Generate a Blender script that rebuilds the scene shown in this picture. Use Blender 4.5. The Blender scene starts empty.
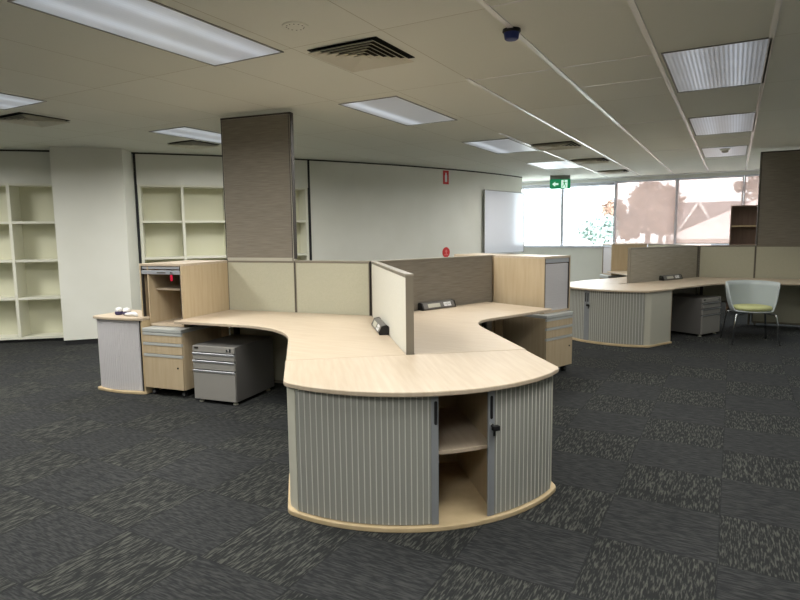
import bpy, bmesh, math, random
from mathutils import Vector, Matrix
random.seed(7)
PI = math.pi
S = bpy.context.scene
COL = S.collection
H = 2.65                      # ceiling height
EYE = 1.4784

# ------------------------------------------------------------------ materials
def lin(c):
    return tuple(((v/255)/12.92 if v/255 <= .04045 else ((v/255+.055)/1.055)**2.4) for v in c) + (1,)

def mat(name, col, rough=.6, metal=0.0, spec=.4):
    m = bpy.data.materials.new(name); m.use_nodes = True
    b = m.node_tree.nodes['Principled BSDF']
    b.inputs['Base Color'].default_value = lin(col)
    b.inputs['Roughness'].default_value = rough
    b.inputs['Metallic'].default_value = metal
    b.inputs['Specular IOR Level'].default_value = spec
    return m

def nd(m, t, **kw):
    n = m.node_tree.nodes.new(t)
    for k, v in kw.items():
        if k in n.inputs.keys() if hasattr(n.inputs, 'keys') else False: n.inputs[k].default_value = v
        else: setattr(n, k, v)
    return n
def lk(m, a, b): m.node_tree.links.new(a, b)

def noisy(name, c1, c2, scale=(8, 8, 8), detail=3, rough=.6, lo=.35, hi=.65, metal=0, spec=.4, bump=0):
    """base colour varies between c1 and c2 with stretched noise in object space"""
    m = mat(name, c1, rough, metal, spec); b = m.node_tree.nodes['Principled BSDF']
    tc = nd(m, 'ShaderNodeTexCoord'); mp = nd(m, 'ShaderNodeMapping'); mp.inputs['Scale'].default_value = scale
    lk(m, tc.outputs['Object'], mp.inputs['Vector'])
    nz = nd(m, 'ShaderNodeTexNoise'); nz.inputs['Scale'].default_value = 1; nz.inputs['Detail'].default_value = detail
    lk(m, mp.outputs['Vector'], nz.inputs['Vector'])
    cr = nd(m, 'ShaderNodeValToRGB'); cr.color_ramp.elements[0].position = lo; cr.color_ramp.elements[1].position = hi
    cr.color_ramp.elements[0].color = lin(c1); cr.color_ramp.elements[1].color = lin(c2)
    lk(m, nz.outputs['Fac'], cr.inputs['Fac']); lk(m, cr.outputs['Color'], b.inputs['Base Color'])
    if bump:
        bp = nd(m, 'ShaderNodeBump'); bp.inputs['Strength'].default_value = bump; bp.inputs['Distance'].default_value = .003
        lk(m, nz.outputs['Fac'], bp.inputs['Height']); lk(m, bp.outputs['Normal'], b.inputs['Normal'])
    return m

M = {}
M['wood'] = noisy('maple_laminate', (185, 168, 146), (193, 178, 157), (3, 40, 3), 4, .42)
M['wood_up'] = noisy('maple_laminate_upright', (184, 164, 133), (192, 174, 144), (30, 30, 2.5), 4, .5)
M['edge'] = noisy('maple_edge_band', (190, 169, 132), (199, 178, 142), (12, 12, 12), 2, .5)
M['beige'] = noisy('beige_fabric', (176, 174, 154), (185, 182, 162), (160, 160, 160), 2, .9, spec=.1)
M['dark'] = noisy('taupe_fabric', (122, 115, 104), (136, 130, 119), (6, 6, 150), 4, .9, spec=.1)
M['lit_taupe_fab'] = noisy('lit_taupe_weave', (148, 143, 130), (164, 158, 146), (6, 6, 150), 4, .9, spec=.1)  # the taupe fabric again, with the brighter light on it put into the colour
M['frame'] = mat('taupe_metal_frame', (122, 115, 102), .5, .0)
M['gasket'] = mat('dark_panel_joint', (48, 43, 38), .6)
M['silver'] = mat('satin_silver', (172, 174, 178), .42, .35)
M['pull'] = mat('pale_silver_pull', (186, 188, 184), .45, .15)
M['ped'] = mat('silver_grey_steel', (112, 110, 107), .45, .25)  # pedestal carcass: side shade is put into this darker grey
M['ped_front'] = mat('silver_grey_drawer_steel', (158, 155, 149), .42, .25)
M['black'] = mat('black_plastic', (24, 24, 25), .45)
M['rubber'] = mat('castor_rubber', (30, 30, 32), .6)
M['chrome'] = mat('chrome', (210, 212, 215), .15, 1)
M['white'] = mat('white_plastic', (226, 227, 228), .4)
M['wall'] = noisy('painted_wall', (222, 222, 212), (226, 226, 217), (2, 2, 2), 2, .75, spec=.25)
M['shelf'] = mat('cream_shelf_board', (226, 225, 210), .6)
M['shelf_back'] = mat('cream_shelf_back', (212, 211, 188), .7)
M['kick'] = mat('black_skirting', (34, 35, 37), .6)
M['side'] = mat('pale_grey_side_panel', (190, 188, 174), .5)
M['red'] = mat('red_sign', (205, 42, 44), .5)
M['redtag'] = mat('red_key_tag', (200, 20, 60), .4)
M['blue'] = mat('dark_blue_cap', (38, 52, 118), .5)
M['winframe'] = mat('window_frame_aluminium', (206, 208, 216), .4, .1)  # lightened in the colour to carry the bloom of the bright windows
M['shell'] = mat('pale_grey_chair_shell', (172, 180, 180), .38)
M['green_pad'] = noisy('green_wool_cushion', (182, 184, 132), (192, 194, 144), (120, 120, 120), 2, .95, spec=.05)
M['board'] = mat('whiteboard_surface', (214, 218, 226), .12, 0, .6)
M['vent'] = mat('dark_vent', (30, 29, 26), .8)
M['ventblade'] = mat('vent_blade', (222, 220, 206), .6)
M['brown'] = noisy('brown_bookcase', (132, 108, 94), (142, 118, 104), (30, 30, 3), 3, .6)
M['tbar'] = mat('white_ceiling_bar', (248, 248, 247), .25, 0, .5)
M['fit'] = mat('lamp_trim', (140, 140, 134), .5)

def tambour(name, c, alpha):
    m = mat(name, c, .38); nt = m.node_tree; b = nt.nodes['Principled BSDF']; o = nt.nodes['Material Output']
    tr = nd(m, 'ShaderNodeBsdfTransparent'); tr.inputs['Color'].default_value = lin((225, 228, 230))
    mx = nd(m, 'ShaderNodeMixShader'); mx.inputs['Fac'].default_value = alpha
    lk(m, tr.outputs[0], mx.inputs[1]); lk(m, b.outputs[0], mx.inputs[2]); lk(m, mx.outputs[0], o.inputs['Surface'])
    return m
M['tambour'] = tambour('frosted_tambour_sheet', (170, 170, 162), .72)
M['tambour_solid'] = mat('grey_tambour_slats', (200, 197, 198), .45, 0)
M['rail'] = mat('grey_door_rail', (146, 149, 152), .4, .2)
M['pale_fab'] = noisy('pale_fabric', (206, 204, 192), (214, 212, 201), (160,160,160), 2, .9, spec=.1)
M['cap'] = mat('panel_cap', (138, 132, 119), .5)
M['frame_light'] = mat('pale_panel_edge', (176, 172, 158), .5)
M['rib'] = mat('tambour_rib', (204, 204, 196), .4)

def carpet():
    m = mat('carpet_tiles', (50, 52, 54), .95, 0, .08); b = m.node_tree.nodes['Principled BSDF']
    g = nd(m, 'ShaderNodeTexCoord'); sp = nd(m, 'ShaderNodeSeparateXYZ'); lk(m, g.outputs['Object'], sp.inputs[0])
    def ma(op, a, bb=None):
        n = nd(m, 'ShaderNodeMath'); n.operation = op
        for i, v in enumerate((a, bb)):
            if v is None: continue
            if isinstance(v, (int, float)): n.inputs[i].default_value = v
            else: lk(m, v, n.inputs[i])
        return n.outputs[0]
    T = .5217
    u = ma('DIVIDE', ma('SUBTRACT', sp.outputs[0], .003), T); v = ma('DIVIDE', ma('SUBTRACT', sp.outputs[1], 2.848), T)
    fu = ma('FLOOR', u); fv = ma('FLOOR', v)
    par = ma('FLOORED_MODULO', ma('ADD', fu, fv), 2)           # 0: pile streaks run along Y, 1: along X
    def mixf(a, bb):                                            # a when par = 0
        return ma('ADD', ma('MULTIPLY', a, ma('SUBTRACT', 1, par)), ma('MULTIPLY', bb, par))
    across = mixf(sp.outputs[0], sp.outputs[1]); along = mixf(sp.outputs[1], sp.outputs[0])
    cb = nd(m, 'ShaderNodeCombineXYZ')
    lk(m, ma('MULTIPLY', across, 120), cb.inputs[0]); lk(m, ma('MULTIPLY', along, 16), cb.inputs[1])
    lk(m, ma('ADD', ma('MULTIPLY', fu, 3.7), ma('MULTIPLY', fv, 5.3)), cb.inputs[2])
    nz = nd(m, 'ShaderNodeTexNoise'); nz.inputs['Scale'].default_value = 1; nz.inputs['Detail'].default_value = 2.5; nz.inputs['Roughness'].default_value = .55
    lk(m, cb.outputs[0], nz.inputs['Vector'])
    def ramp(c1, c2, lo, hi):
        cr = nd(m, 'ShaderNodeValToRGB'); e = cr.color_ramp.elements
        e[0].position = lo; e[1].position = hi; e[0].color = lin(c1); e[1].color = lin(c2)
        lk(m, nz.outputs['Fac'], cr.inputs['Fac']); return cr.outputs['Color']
    A = ramp((41, 42, 42), (80, 81, 76), .48, .66); B = ramp((42, 43, 44), (63, 64, 63), .40, .68)  # turned tiles get a flatter ramp: pile sheen painted into the colours
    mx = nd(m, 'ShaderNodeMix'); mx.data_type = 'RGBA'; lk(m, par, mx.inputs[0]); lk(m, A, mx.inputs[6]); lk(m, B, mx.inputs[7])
    # seam between tiles
    def seam(w):
        fr = ma('SUBTRACT', w, ma('FLOOR', w)); d = ma('MINIMUM', fr, ma('SUBTRACT', 1, fr)); return ma('LESS_THAN', d, .008)
    sm = ma('MULTIPLY', ma('MAXIMUM', seam(u), seam(v)), .45)
    m2 = nd(m, 'ShaderNodeMix'); m2.data_type = 'RGBA'; lk(m, sm, m2.inputs[0]); lk(m, mx.outputs[2], m2.inputs[6]); m2.inputs[7].default_value = lin((34, 35, 37))
    lk(m, m2.outputs[2], b.inputs['Base Color'])
    bp = nd(m, 'ShaderNodeBump'); bp.inputs['Strength'].default_value = .5; bp.inputs['Distance'].default_value = .004
    lk(m, nz.outputs['Fac'], bp.inputs['Height']); lk(m, bp.outputs['Normal'], b.inputs['Normal'])
    return m
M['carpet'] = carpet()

def ceiling_mat():
    m = mat('ceiling_tiles', (206, 203, 188), .9, 0, .1); b = m.node_tree.nodes['Principled BSDF']
    tc = nd(m, 'ShaderNodeTexCoord'); mp = nd(m, 'ShaderNodeMapping')
    mp.inputs['Location'].default_value = (.516, -4.47, 0)
    lk(m, tc.outputs['Object'], mp.inputs['Vector'])
    br = nd(m, 'ShaderNodeTexBrick'); br.offset = 0; br.inputs['Scale'].default_value = 1
    br.inputs['Brick Width'].default_value = .666; br.inputs['Row Height'].default_value = 1.36
    br.inputs['Mortar Size'].default_value = .0025; br.inputs['Mortar Smooth'].default_value = 0
    br.inputs['Color1'].default_value = lin((229, 231, 221)); br.inputs['Color2'].default_value = lin((233, 235, 226)); br.inputs['Mortar'].default_value = lin((190, 187, 170))
    lk(m, mp.outputs['Vector'], br.inputs['Vector'])
    nz = nd(m, 'ShaderNodeTexNoise'); nz.inputs['Scale'].default_value = 160; lk(m, tc.outputs['Object'], nz.inputs['Vector'])
    bp = nd(m, 'ShaderNodeBump'); bp.inputs['Strength'].default_value = .25; bp.inputs['Distance'].default_value = .003
    lk(m, nz.outputs['Fac'], bp.inputs['Height']); lk(m, bp.outputs['Normal'], b.inputs['Normal'])
    lk(m, br.outputs['Color'], b.inputs['Base Color'])
    return m
M['ceil'] = ceiling_mat()

def lens_mat(name, strength, tubes, stripes=0.0):
    """prismatic diffuser: soft glow with brighter bands where the tubes lie behind it, fine prism lines"""
    m = mat(name, (205, 207, 212), .35); b = m.node_tree.nodes['Principled BSDF']
    tc = nd(m, 'ShaderNodeTexCoord'); sp = nd(m, 'ShaderNodeSeparateXYZ'); lk(m, tc.outputs['Object'], sp.inputs[0])
    def ma(op, a, bb=None):
        n = nd(m, 'ShaderNodeMath'); n.operation = op
        for i, v in enumerate((a, bb)):
            if v is None: continue
            if isinstance(v, (int, float)): n.inputs[i].default_value = v
            else: lk(m, v, n.inputs[i])
        return n.outputs[0]
    tot = .35
    for x0, w, k in tubes:
        d = ma('DIVIDE', ma('SUBTRACT', sp.outputs[0], x0), w)
        gl = ma('MULTIPLY', ma('POWER', 2.718, ma('MULTIPLY', ma('MULTIPLY', d, d), -1)), k)
        tot = ma('ADD', gl, tot)
    if stripes:
        w = ma('SINE', ma('MULTIPLY', sp.outputs[0], 2*PI/.028)); tot = ma('MULTIPLY', tot, ma('ADD', ma('MULTIPLY', w, stripes), 1))
    nz = nd(m, 'ShaderNodeTexNoise'); nz.inputs['Scale'].default_value = 3; lk(m, tc.outputs['Object'], nz.inputs['Vector'])
    tot = ma('MULTIPLY', tot, ma('ADD', ma('MULTIPLY', nz.outputs['Fac'], .5), .75))
    b.inputs['Emission Color'].default_value = (.78, .87, 1.0, 1)
    lk(m, ma('MULTIPLY', tot, strength), b.inputs['Emission Strength'])
    return m
M['lens_a'] = lens_mat('lens_bright', .34, [(-.15, .06, .35), (.15, .06, .35)], .06)
M['lens_b'] = lens_mat('lens_streak', .2, [(-.17, .07, 1.1)], 0)
M['lens_c'] = lens_mat('lens_prism', .2, [(-.13, .08, .5), (.13, .08, .5)], .5)
M['lens_d'] = lens_mat('lens_dim', .14, [(0, .15, .5)], .2)

def glass():
    m = bpy.data.materials.new('window_glass'); m.use_nodes = True; nt = m.node_tree; nt.nodes.remove(nt.nodes['Principled BSDF'])
    o = nt.nodes['Material Output']; t = nd(m, 'ShaderNodeBsdfTransparent'); g = nd(m, 'ShaderNodeBsdfGlossy'); g.inputs['Roughness'].default_value = .02
    t.inputs['Color'].default_value = (.95, .97, .97, 1)
    x = nd(m, 'ShaderNodeMixShader'); x.inputs['Fac'].default_value = .05
    lk(m, t.outputs[0], x.inputs[1]); lk(m, g.outputs[0], x.inputs[2]); lk(m, x.outputs[0], o.inputs['Surface']); return m
M['glass'] = glass()

def mesh_blind():
    m = bpy.data.materials.new('sheer_roller_blind'); m.use_nodes = True; nt = m.node_tree; nt.nodes.remove(nt.nodes['Principled BSDF'])
    o = nt.nodes['Material Output']; t = nd(m, 'ShaderNodeBsdfTransparent'); d = nd(m, 'ShaderNodeBsdfDiffuse'); tl = nd(m, 'ShaderNodeBsdfTranslucent')
    t.inputs['Color'].default_value = lin((255, 248, 245)); d.inputs['Color'].default_value = lin((190, 172, 164)); tl.inputs['Color'].default_value = lin((148, 135, 130))
    a = nd(m, 'ShaderNodeMixShader'); a.inputs['Fac'].default_value = .5; lk(m, d.outputs[0], a.inputs[1]); lk(m, tl.outputs[0], a.inputs[2])
    x = nd(m, 'ShaderNodeMixShader'); x.inputs['Fac'].default_value = .64; lk(m, t.outputs[0], x.inputs[1]); lk(m, a.outputs[0], x.inputs[2])
    lk(m, x.outputs[0], o.inputs['Surface']); return m
M['blind'] = mesh_blind()

def sign_glow(name, c, e):
    m = mat(name, c, .5); b = m.node_tree.nodes['Principled BSDF']; b.inputs['Emission Color'].default_value = lin(c); b.inputs['Emission Strength'].default_value = e; return m
M['exit_green'] = sign_glow('exit_green', (20, 122, 78), .5)
M['exit_white'] = sign_glow('exit_white', (200, 232, 214), .6)

# ------------------------------------------------------------------ mesh helpers
class MB:
    def __init__(s): s.v = []; s.f = []
    def box(s, x0, x1, y0, y1, z0, z1):
        b = len(s.v)
        s.v += [(x0,y0,z0),(x1,y0,z0),(x1,y1,z0),(x0,y1,z0),(x0,y0,z1),(x1,y0,z1),(x1,y1,z1),(x0,y1,z1)]
        s.f += [tuple(b+i for i in q) for q in ((0,3,2,1),(4,5,6,7),(0,1,5,4),(1,2,6,5),(2,3,7,6),(3,0,4,7))]
        return s
    def prism(s, pts, z0, z1):
        b = len(s.v); n = len(pts)
        area = sum(pts[i][0]*pts[(i+1)%n][1]-pts[(i+1)%n][0]*pts[i][1] for i in range(n))
        if area < 0: pts = pts[::-1]
        s.v += [(x,y,z0) for x,y in pts] + [(x,y,z1) for x,y in pts]
        s.f.append(tuple(b+i for i in range(n-1,-1,-1))); s.f.append(tuple(b+n+i for i in range(n)))
        s.f += [(b+i, b+(i+1)%n, b+n+(i+1)%n, b+n+i) for i in range(n)]
        return s
    def prism_y(s, pts, y0, y1):            # polygon in XZ, extruded along Y
        b = len(s.v); k = len(pts)
        t = MB().prism([(x,z) for x,z in pts], 0, 1)
        s.v += [(x, y1 if w < .5 else y0, z) for (x,z,w) in t.v]; s.f += [tuple(b+i for i in q) for q in t.f]
        return s
    def strip(s, path, th, z0, z1):          # vertical sheet of thickness th following a plan path
        L = []; R = []
        for i,(x,y) in enumerate(path):
            a = path[max(i-1,0)]; c = path[min(i+1,len(path)-1)]
            dx,dy = c[0]-a[0], c[1]-a[1]; l = math.hypot(dx,dy) or 1; nx,ny = -dy/l, dx/l
            L.append((x+nx*th/2,y+ny*th/2)); R.append((x-nx*th/2,y-ny*th/2))
        return s.sheet(L, R, z0, z1)
    def sheet(s, L, R, z0, z1):
        b = len(s.v); n = len(L)
        for p,q in zip(L,R): s.v += [(p[0],p[1],z0),(p[0],p[1],z1),(q[0],q[1],z0),(q[0],q[1],z1)]
        for i in range(n-1):
            a = b+4*i; c = a+4
            s.f += [(a,c,c+1,a+1),(a+2,a+3,c+3,c+2),(a+1,c+1,c+3,a+3),(a,a+2,c+2,c)]
        s.f += [(b,b+1,b+3,b+2),(b+4*n-4,b+4*n-2,b+4*n-1,b+4*n-3)]
        return s
    def tube(s, pts, r, seg=10):
        pts = [Vector(p) for p in pts]; b = len(s.v); n = len(pts); up = None
        for i,p in enumerate(pts):
            t = (pts[min(i+1,n-1)]-pts[max(i-1,0)]).normalized()
            if up is None: up = Vector((0,0,1)) if abs(t.z) < .9 else Vector((1,0,0))
            u = (up - t*up.dot(t)).normalized(); w = t.cross(u); up = u
            rr = r[i] if isinstance(r,(list,tuple)) else r
            s.v += [tuple(p + (u*math.cos(2*PI*k/seg)+w*math.sin(2*PI*k/seg))*rr) for k in range(seg)]
        for i in range(n-1):
            s.f += [(b+i*seg+k, b+i*seg+(k+1)%seg, b+(i+1)*seg+(k+1)%seg, b+(i+1)*seg+k) for k in range(seg)]
        s.f += [tuple(b+k for k in range(seg-1,-1,-1)), tuple(b+(n-1)*seg+k for k in range(seg))]
        return s
    def lathe(s, prof, c=(0,0,0), seg=24):   # profile (r,z) about Z
        b = len(s.v); n = len(prof)
        for r,z in prof: s.v += [(c[0]+r*math.cos(2*PI*k/seg), c[1]+r*math.sin(2*PI*k/seg), c[2]+z) for k in range(seg)]
        for i in range(n-1):
            s.f += [(b+i*seg+k, b+i*seg+(k+1)%seg, b+(i+1)*seg+(k+1)%seg, b+(i+1)*seg+k) for k in range(seg)]
        s.f += [tuple(b+k for k in range(seg-1,-1,-1)), tuple(b+(n-1)*seg+k for k in range(seg))]
        return s
    def xf(s, mtx):
        s.v = [tuple(mtx @ Vector(p)) for p in s.v]; return s
    def build(s, name, m, parent=None, off=(0,0,0), bevel=0, smooth=False):
        me = bpy.data.meshes.new(name); me.from_pydata([(x-off[0],y-off[1],z-off[2]) for x,y,z in s.v], [], s.f); me.update()
        bm = bmesh.new(); bm.from_mesh(me); bmesh.ops.recalc_face_normals(bm, faces=bm.faces); bm.to_mesh(me); bm.free()
        me.materials.append(M[m] if isinstance(m,str) else m)
        if smooth: me.shade_smooth()
        o = bpy.data.objects.new(name, me); COL.objects.link(o)
        if parent: o.parent = parent
        if bevel:
            bv = o.modifiers.new('soft_edge','BEVEL'); bv.width = bevel; bv.segments = 2; bv.limit_method = 'ANGLE'; bv.angle_limit = math.radians(40)
        return o

def tag(o, label=None, cat=None, group=None, kind=None):
    if label: o['label'] = label
    if cat: o['category'] = cat
    if group: o['group'] = group
    if kind: o['kind'] = kind
    return o
def empty(name, loc, rz, label, cat, group=None):
    o = bpy.data.objects.new(name, None); COL.objects.link(o); o.location = loc; o.rotation_euler = (0,0,rz); o.empty_display_size = .1
    return tag(o, label, cat, group)
def struct(o): o['kind'] = 'structure'; return o

class Arm:
    """frame of one arm: X runs out along the arm, Y to its left, origin at the junction"""
    def __init__(s, J, bearing): s.J = J; s.rz = math.radians(90-bearing)
    def pt(s, x, y): c,d = math.cos(s.rz), math.sin(s.rz); return (s.J[0]+c*x-d*y, s.J[1]+d*x+c*y)
    def thing(s, name, x, y, label, cat, group=None, flip=False, z=0):
        p = s.pt(x,y); return empty(name, (p[0],p[1],z), s.rz + (PI if flip else 0), label, cat, group)
    def at(s, x, y, z, rz=0):
        p = s.pt(x,y); return Matrix.Translation((p[0],p[1],z)) @ Matrix.Rotation(s.rz+rz,4,'Z')

def rounded(pts, radii, n=8):
    """round the corners of a polygon"""
    out = []; N = len(pts)
    for i in range(N):
        p = Vector(pts[i]); r = radii[i]
        if not r: out.append(tuple(p)); continue
        a = (Vector(pts[i-1])-p); b = (Vector(pts[(i+1)%N])-p); la, lb = a.length, b.length; a.normalize(); b.normalize()
        ang = a.angle(b); t = min(r/math.tan(ang/2), la*.49, lb*.49); rr = t*math.tan(ang/2)
        c = p + (a+b).normalized()*(rr/math.sin(ang/2)); p0 = p+a*t; p1 = p+b*t
        a0 = math.atan2(p0.y-c.y,p0.x-c.x); a1 = math.atan2(p1.y-c.y,p1.x-c.x); d = (a1-a0+PI)%(2*PI)-PI
        out += [(c.x+rr*math.cos(a0+d*k/n), c.y+rr*math.sin(a0+d*k/n)) for k in range(n+1)]
    return out

# ------------------------------------------------------------------ room shell
CX, CY, WR = -17.489, 14.81, 13.53        # the curved wall is an arc about this centre
def pol(r, deg): a = math.radians(deg); return (CX+r*math.cos(a), CY+r*math.sin(a))
def arc(r, d0, d1, step=1.0):
    n = max(2, int(abs(d1-d0)/step)+1); return [pol(r, d0+(d1-d0)*i/(n-1)) for i in range(n)]

XR, YB, YF = 4.0, -3.0, 14.25
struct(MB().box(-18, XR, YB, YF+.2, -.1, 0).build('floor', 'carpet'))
ceil = struct(MB().box(-18, XR, YB, 14.12, H, H+.1).build('ceiling', 'ceil'))
# T bars on the right half of the ceiling, whitened to stand for window sheen
tb = MB()
for k, ys in ((-3,7.0),(-2,4.4),(-1,2.8),(0,1.0),(1,1.0),(2,1.0),(3,1.0)):
    x = -.516 + .666*k; tb.box(x-.016, x+.016, ys, 14.12, H-.006, H+.002)
for (x0,x1,y) in ((-1.18,-.516,4.48),(-1.18,-.516,5.17),(-1.85,-1.18,4.48),(-.516,.15,3.1),(-1.18,-.516,3.1),(-1.18,-.516,7.2),(-1.18,-.516,9.9),(-.516,.15,9.0),(-.516,.15,11.6)):
    tb.box(x0, x1, y-.007, y+.007, H-.003, H+.002)
tbo = tb.build('grid_bar', 'tbar', ceil)
struct(MB().box(XR, XR+.1, YB, YF+.2, 0, H+.1).build('wall_right', 'wall'))
struct(MB().box(-18, XR+.1, YB-.1, YB, 0, H+.1).build('wall_back', 'wall'))
pL = pol(WR, -80)
struct(MB().box(pL[0]-.2, pL[0]-.1, YB, pL[1]+.05, 0, H+.1).build('wall_left', 'wall'))

# the curved wall: solid stretches and headers above the recessed shelving
wl = MB()
def wall_seg(d0, d1, z0, z1, r0=WR-.2, r1=WR): wl.sheet(arc(r1,d0,d1,.8), arc(r0,d0,d1,.8), z0, z1)
wall_seg(-80, -57.2, 0, H); wall_seg(-57.2, -46.6, 2.2, H)
wall_seg(-46.6, -42.35, 0, H)
wall_seg(-42.35, -31.65, 2.2, H); wall_seg(-31.65, -8.3, 0, H)
struct(wl.build('wall_curved', 'wall'))
# boxed pier standing proud of the curved wall
p = [pol(WR-.05,-46.55), pol(WR+.42,-46.4), pol(WR+.36,-42.85), pol(WR-.05,-42.45)]
struct(MB().prism(p, .07, H).build('wall_pier', 'wall'))
q = [pol(WR-.05,-46.5), pol(WR+.40,-46.35), pol(WR+.34,-42.9), pol(WR-.05,-42.5)]
struct(MB().prism(q, 0, .07).build('baseboard_pier', 'kick'))
struct(MB().sheet(arc(WR+.012,-31.65,-8.3,.8), arc(WR-.02,-31.65,-8.3,.8), 0, .07).build('baseboard_curved', 'kick'))
struct(MB().sheet(arc(WR-.05,-57,-46.6,.8), arc(WR-.08,-57,-46.6,.8), 0, .045).build('baseboard_shelving', 'kick'))
tr = MB()
for d in (-42.38, -31.62): tr.sheet(arc(WR+.008,d-.07,d+.07,.1), arc(WR-.03,d-.07,d+.07,.1), .07, H-.005)
struct(tr.build('trim_1', 'kick'))
cr = MB().sheet(arc(WR+.006,-80,-8.35,.8), arc(WR-.03,-80,-8.35,.8), H-.022, H-.001)
struct(cr.build('trim_2', 'gasket'))

# recessed shelving
def shelving(d0, d1, divs, label):
    mid = (d0+d1)/2; c = pol(WR-.17, mid)
    root = empty('wall_shelving', (c[0],c[1],0), 0, label, 'shelves')
    off = (c[0],c[1],0)
    MB().sheet(arc(WR-.33,d0,d1,.8), arc(WR-.35,d0,d1,.8), .045, 2.24).build('back_panel', 'shelf_back', root, off)
    for d in [d0+.1]+divs+[d1-.1]:
        MB().sheet(arc(WR-.002,d-.08,d+.08,.1), arc(WR-.33,d-.08,d+.08,.1), .045, 2.2).build('divider', 'shelf', root, off)
    for z in (.045, .60, 1.125, 1.655, 2.175):
        MB().sheet(arc(WR-.012,d0+.1,d1-.1,.8), arc(WR-.33,d0+.1,d1-.1,.8), z, z+.032).build('shelf', 'shelf', root, off)
shelving(-57.1, -46.6, [-54.4,-51.8,-49.25], 'empty built-in cream shelves left of the boxed pier, at the left edge')
shelving(-42.3, -31.7, [-39.75,-37.1,-34.4], 'empty built-in cream shelves behind the tall partition, right of the pier')

# window wall
sill = MB().box(-9, XR, YF, YF+.2, 0, 1.09).build('wall_far', 'wall'); struct(sill)
struct(MB().box(-9, XR, YF, YF+.2, 2.565, H+.1).build('trim_3', 'wall'))
struct(MB().box(-9, XR, 14.12, YF, H-.02, H+.1).build('trim_4', 'tbar'))
struct(MB().box(-9, XR, YF-.02, YF, 0, .09).build('baseboard_far', 'kick'))
struct(MB().box(-9.1, -9, 11, YF+.2, 0, H+.1).build('wall_return', 'wall'))
struct(MB().box(-9, XR, YF-.05, YF+.02, 1.075, 1.10).build('trim_5', 'winframe'))
mull = [-7.25, -6.04, -4.81, -3.575, -2.375, -1.113, .139, 1.39, 2.64, 3.9]
for i in range(len(mull)-1):
    x0, x1 = mull[i], mull[i+1]
    w = empty(f'window_{i+1}', ((x0+x1)/2, YF+.1, 1.09), 0, None, None); w['kind'] = 'structure'
    off = ((x0+x1)/2, YF+.1, 1.09); t = .035
    f = MB().box(x0+.001,x0+t,YF+.03,YF+.11,1.09,2.565).box(x1-t,x1-.001,YF+.03,YF+.11,1.09,2.565).box(x0+t,x1-t,YF+.03,YF+.11,1.09,1.09+t).box(x0+t,x1-t,YF+.03,YF+.11,2.565-t,2.565)
    f.build('window_frame', 'winframe', w, off, .003)
    MB().box(x0+t,x1-t,YF+.066,YF+.072,1.09+t,2.565-t).build('pane', 'glass', w, off)

blind_lab = {4: 'sheer pinkish roller blind over the window just right of the two bright windows', 5: 'sheer pinkish roller blind with a gabled roof showing through it',
             6: 'sheer pinkish roller blind beside the dark tall partition at right'}
for i in range(len(mull)-1):
    x0, x1 = mull[i]+.02, mull[i+1]-.02; c = ((x0+x1)/2, YF-.02, 2.5)
    if i < 2 or i > 6: continue
    if i in blind_lab:
        r = empty('roller_blind', c, 0, blind_lab[i], 'blind', None)
        MB().box(x0, x1, YF-.003, YF-.001, 1.165 if i != 4 else 1.15, 2.54).build('blind_fabric', 'blind', r, c)
        MB().box(x0, x1, YF-.012, YF+.004, 1.15 if i != 4 else 1.135, 1.168 if i != 4 else 1.152).build('bottom_bar', 'white', r, c)
        MB().tube([(x0,YF-.02,2.545),(x1,YF-.02,2.545)], .018).build('roller_tube', 'winframe', r, c)
    else:
        lb = {2: 'rolled-up blind tube above the leftmost bright window beside the whiteboard', 3: 'rolled-up blind tube above the bright window right of the exit sign'}[i]
        r = empty('roller_blind', c, 0, lb, 'blind', None)
        MB().tube([(x0,YF-.045,2.525),(x1,YF-.045,2.525)], .04, 14).build('roller_tube', 'winframe', r, c, 0, True)
        MB().box(x0, x1, YF-.012, YF-.004, 2.47, 2.52).build('bottom_bar', 'winframe', r, c)

# ------------------------------------------------------------------ ceiling fittings
def light(x0, x1, y0, y1, m, watts, label, group='recessed ceiling lights'):
    c = ((x0+x1)/2,(y0+y1)/2,H)
    r = empty('ceiling_light', c, 0, label, 'ceiling light', group)
    w, l = (x1-x0)/2, (y1-y0)/2; t = .012
    f = MB().box(-w,-w+t,-l,l,-.006,0).box(w-t,w,-l,l,-.006,0).box(-w+t,w-t,-l,-l+t,-.006,0).box(-w+t,w-t,l-t,l,-.006,0)
    f.build('lamp_frame', 'fit', r)
    MB().box(-w+t,w-t,-l+t,l-t,-.003,-.0005).build('diffuser', m, r)
    ld = bpy.data.lights.new('lamp', 'AREA'); ld.shape = 'RECTANGLE'; ld.size = 2*w-.06; ld.size_y = 2*l-.06; ld.energy = watts; ld.spread = math.radians(167)
    ld.color = (1.0, .985, .94)
    lo = bpy.data.objects.new('lamp', ld); COL.objects.link(lo); lo.parent = r; lo.location = (0,0,-.012)
LW = 29.5
light(-3.22,-2.60, 1.77,3.14, 'lens_a', LW*1.25, 'large lit ceiling light nearest the camera, top left')
light(-5.95,-5.28, 1.85,3.17, 'lens_a', LW*1.3, 'lit ceiling light cut off by the left edge of the photo')
light(-5.86,-5.27, 4.66,5.99, 'lens_a', LW*1.1, 'lit ceiling light just left of the tall dark partition')
light(-3.21,-2.60, 4.62,5.93, 'lens_b', LW*.9, 'half-silvery ceiling light with one lit streak, right of the tall dark partition')
light(-3.20,-2.55, 7.43,8.80, 'lens_b', LW*.8, 'half-silvery ceiling light with one lit streak, beyond the first such light, above the whiteboard')
light(-3.22,-2.52, 10.3,11.6, 'lens_a', LW*.7, 'small far white ceiling light nearest the exit sign')
light(-.48,.155, 4.47,5.80, 'lens_c', LW*.7, 'striped prismatic ceiling light, nearest of the row of three at right')
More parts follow.
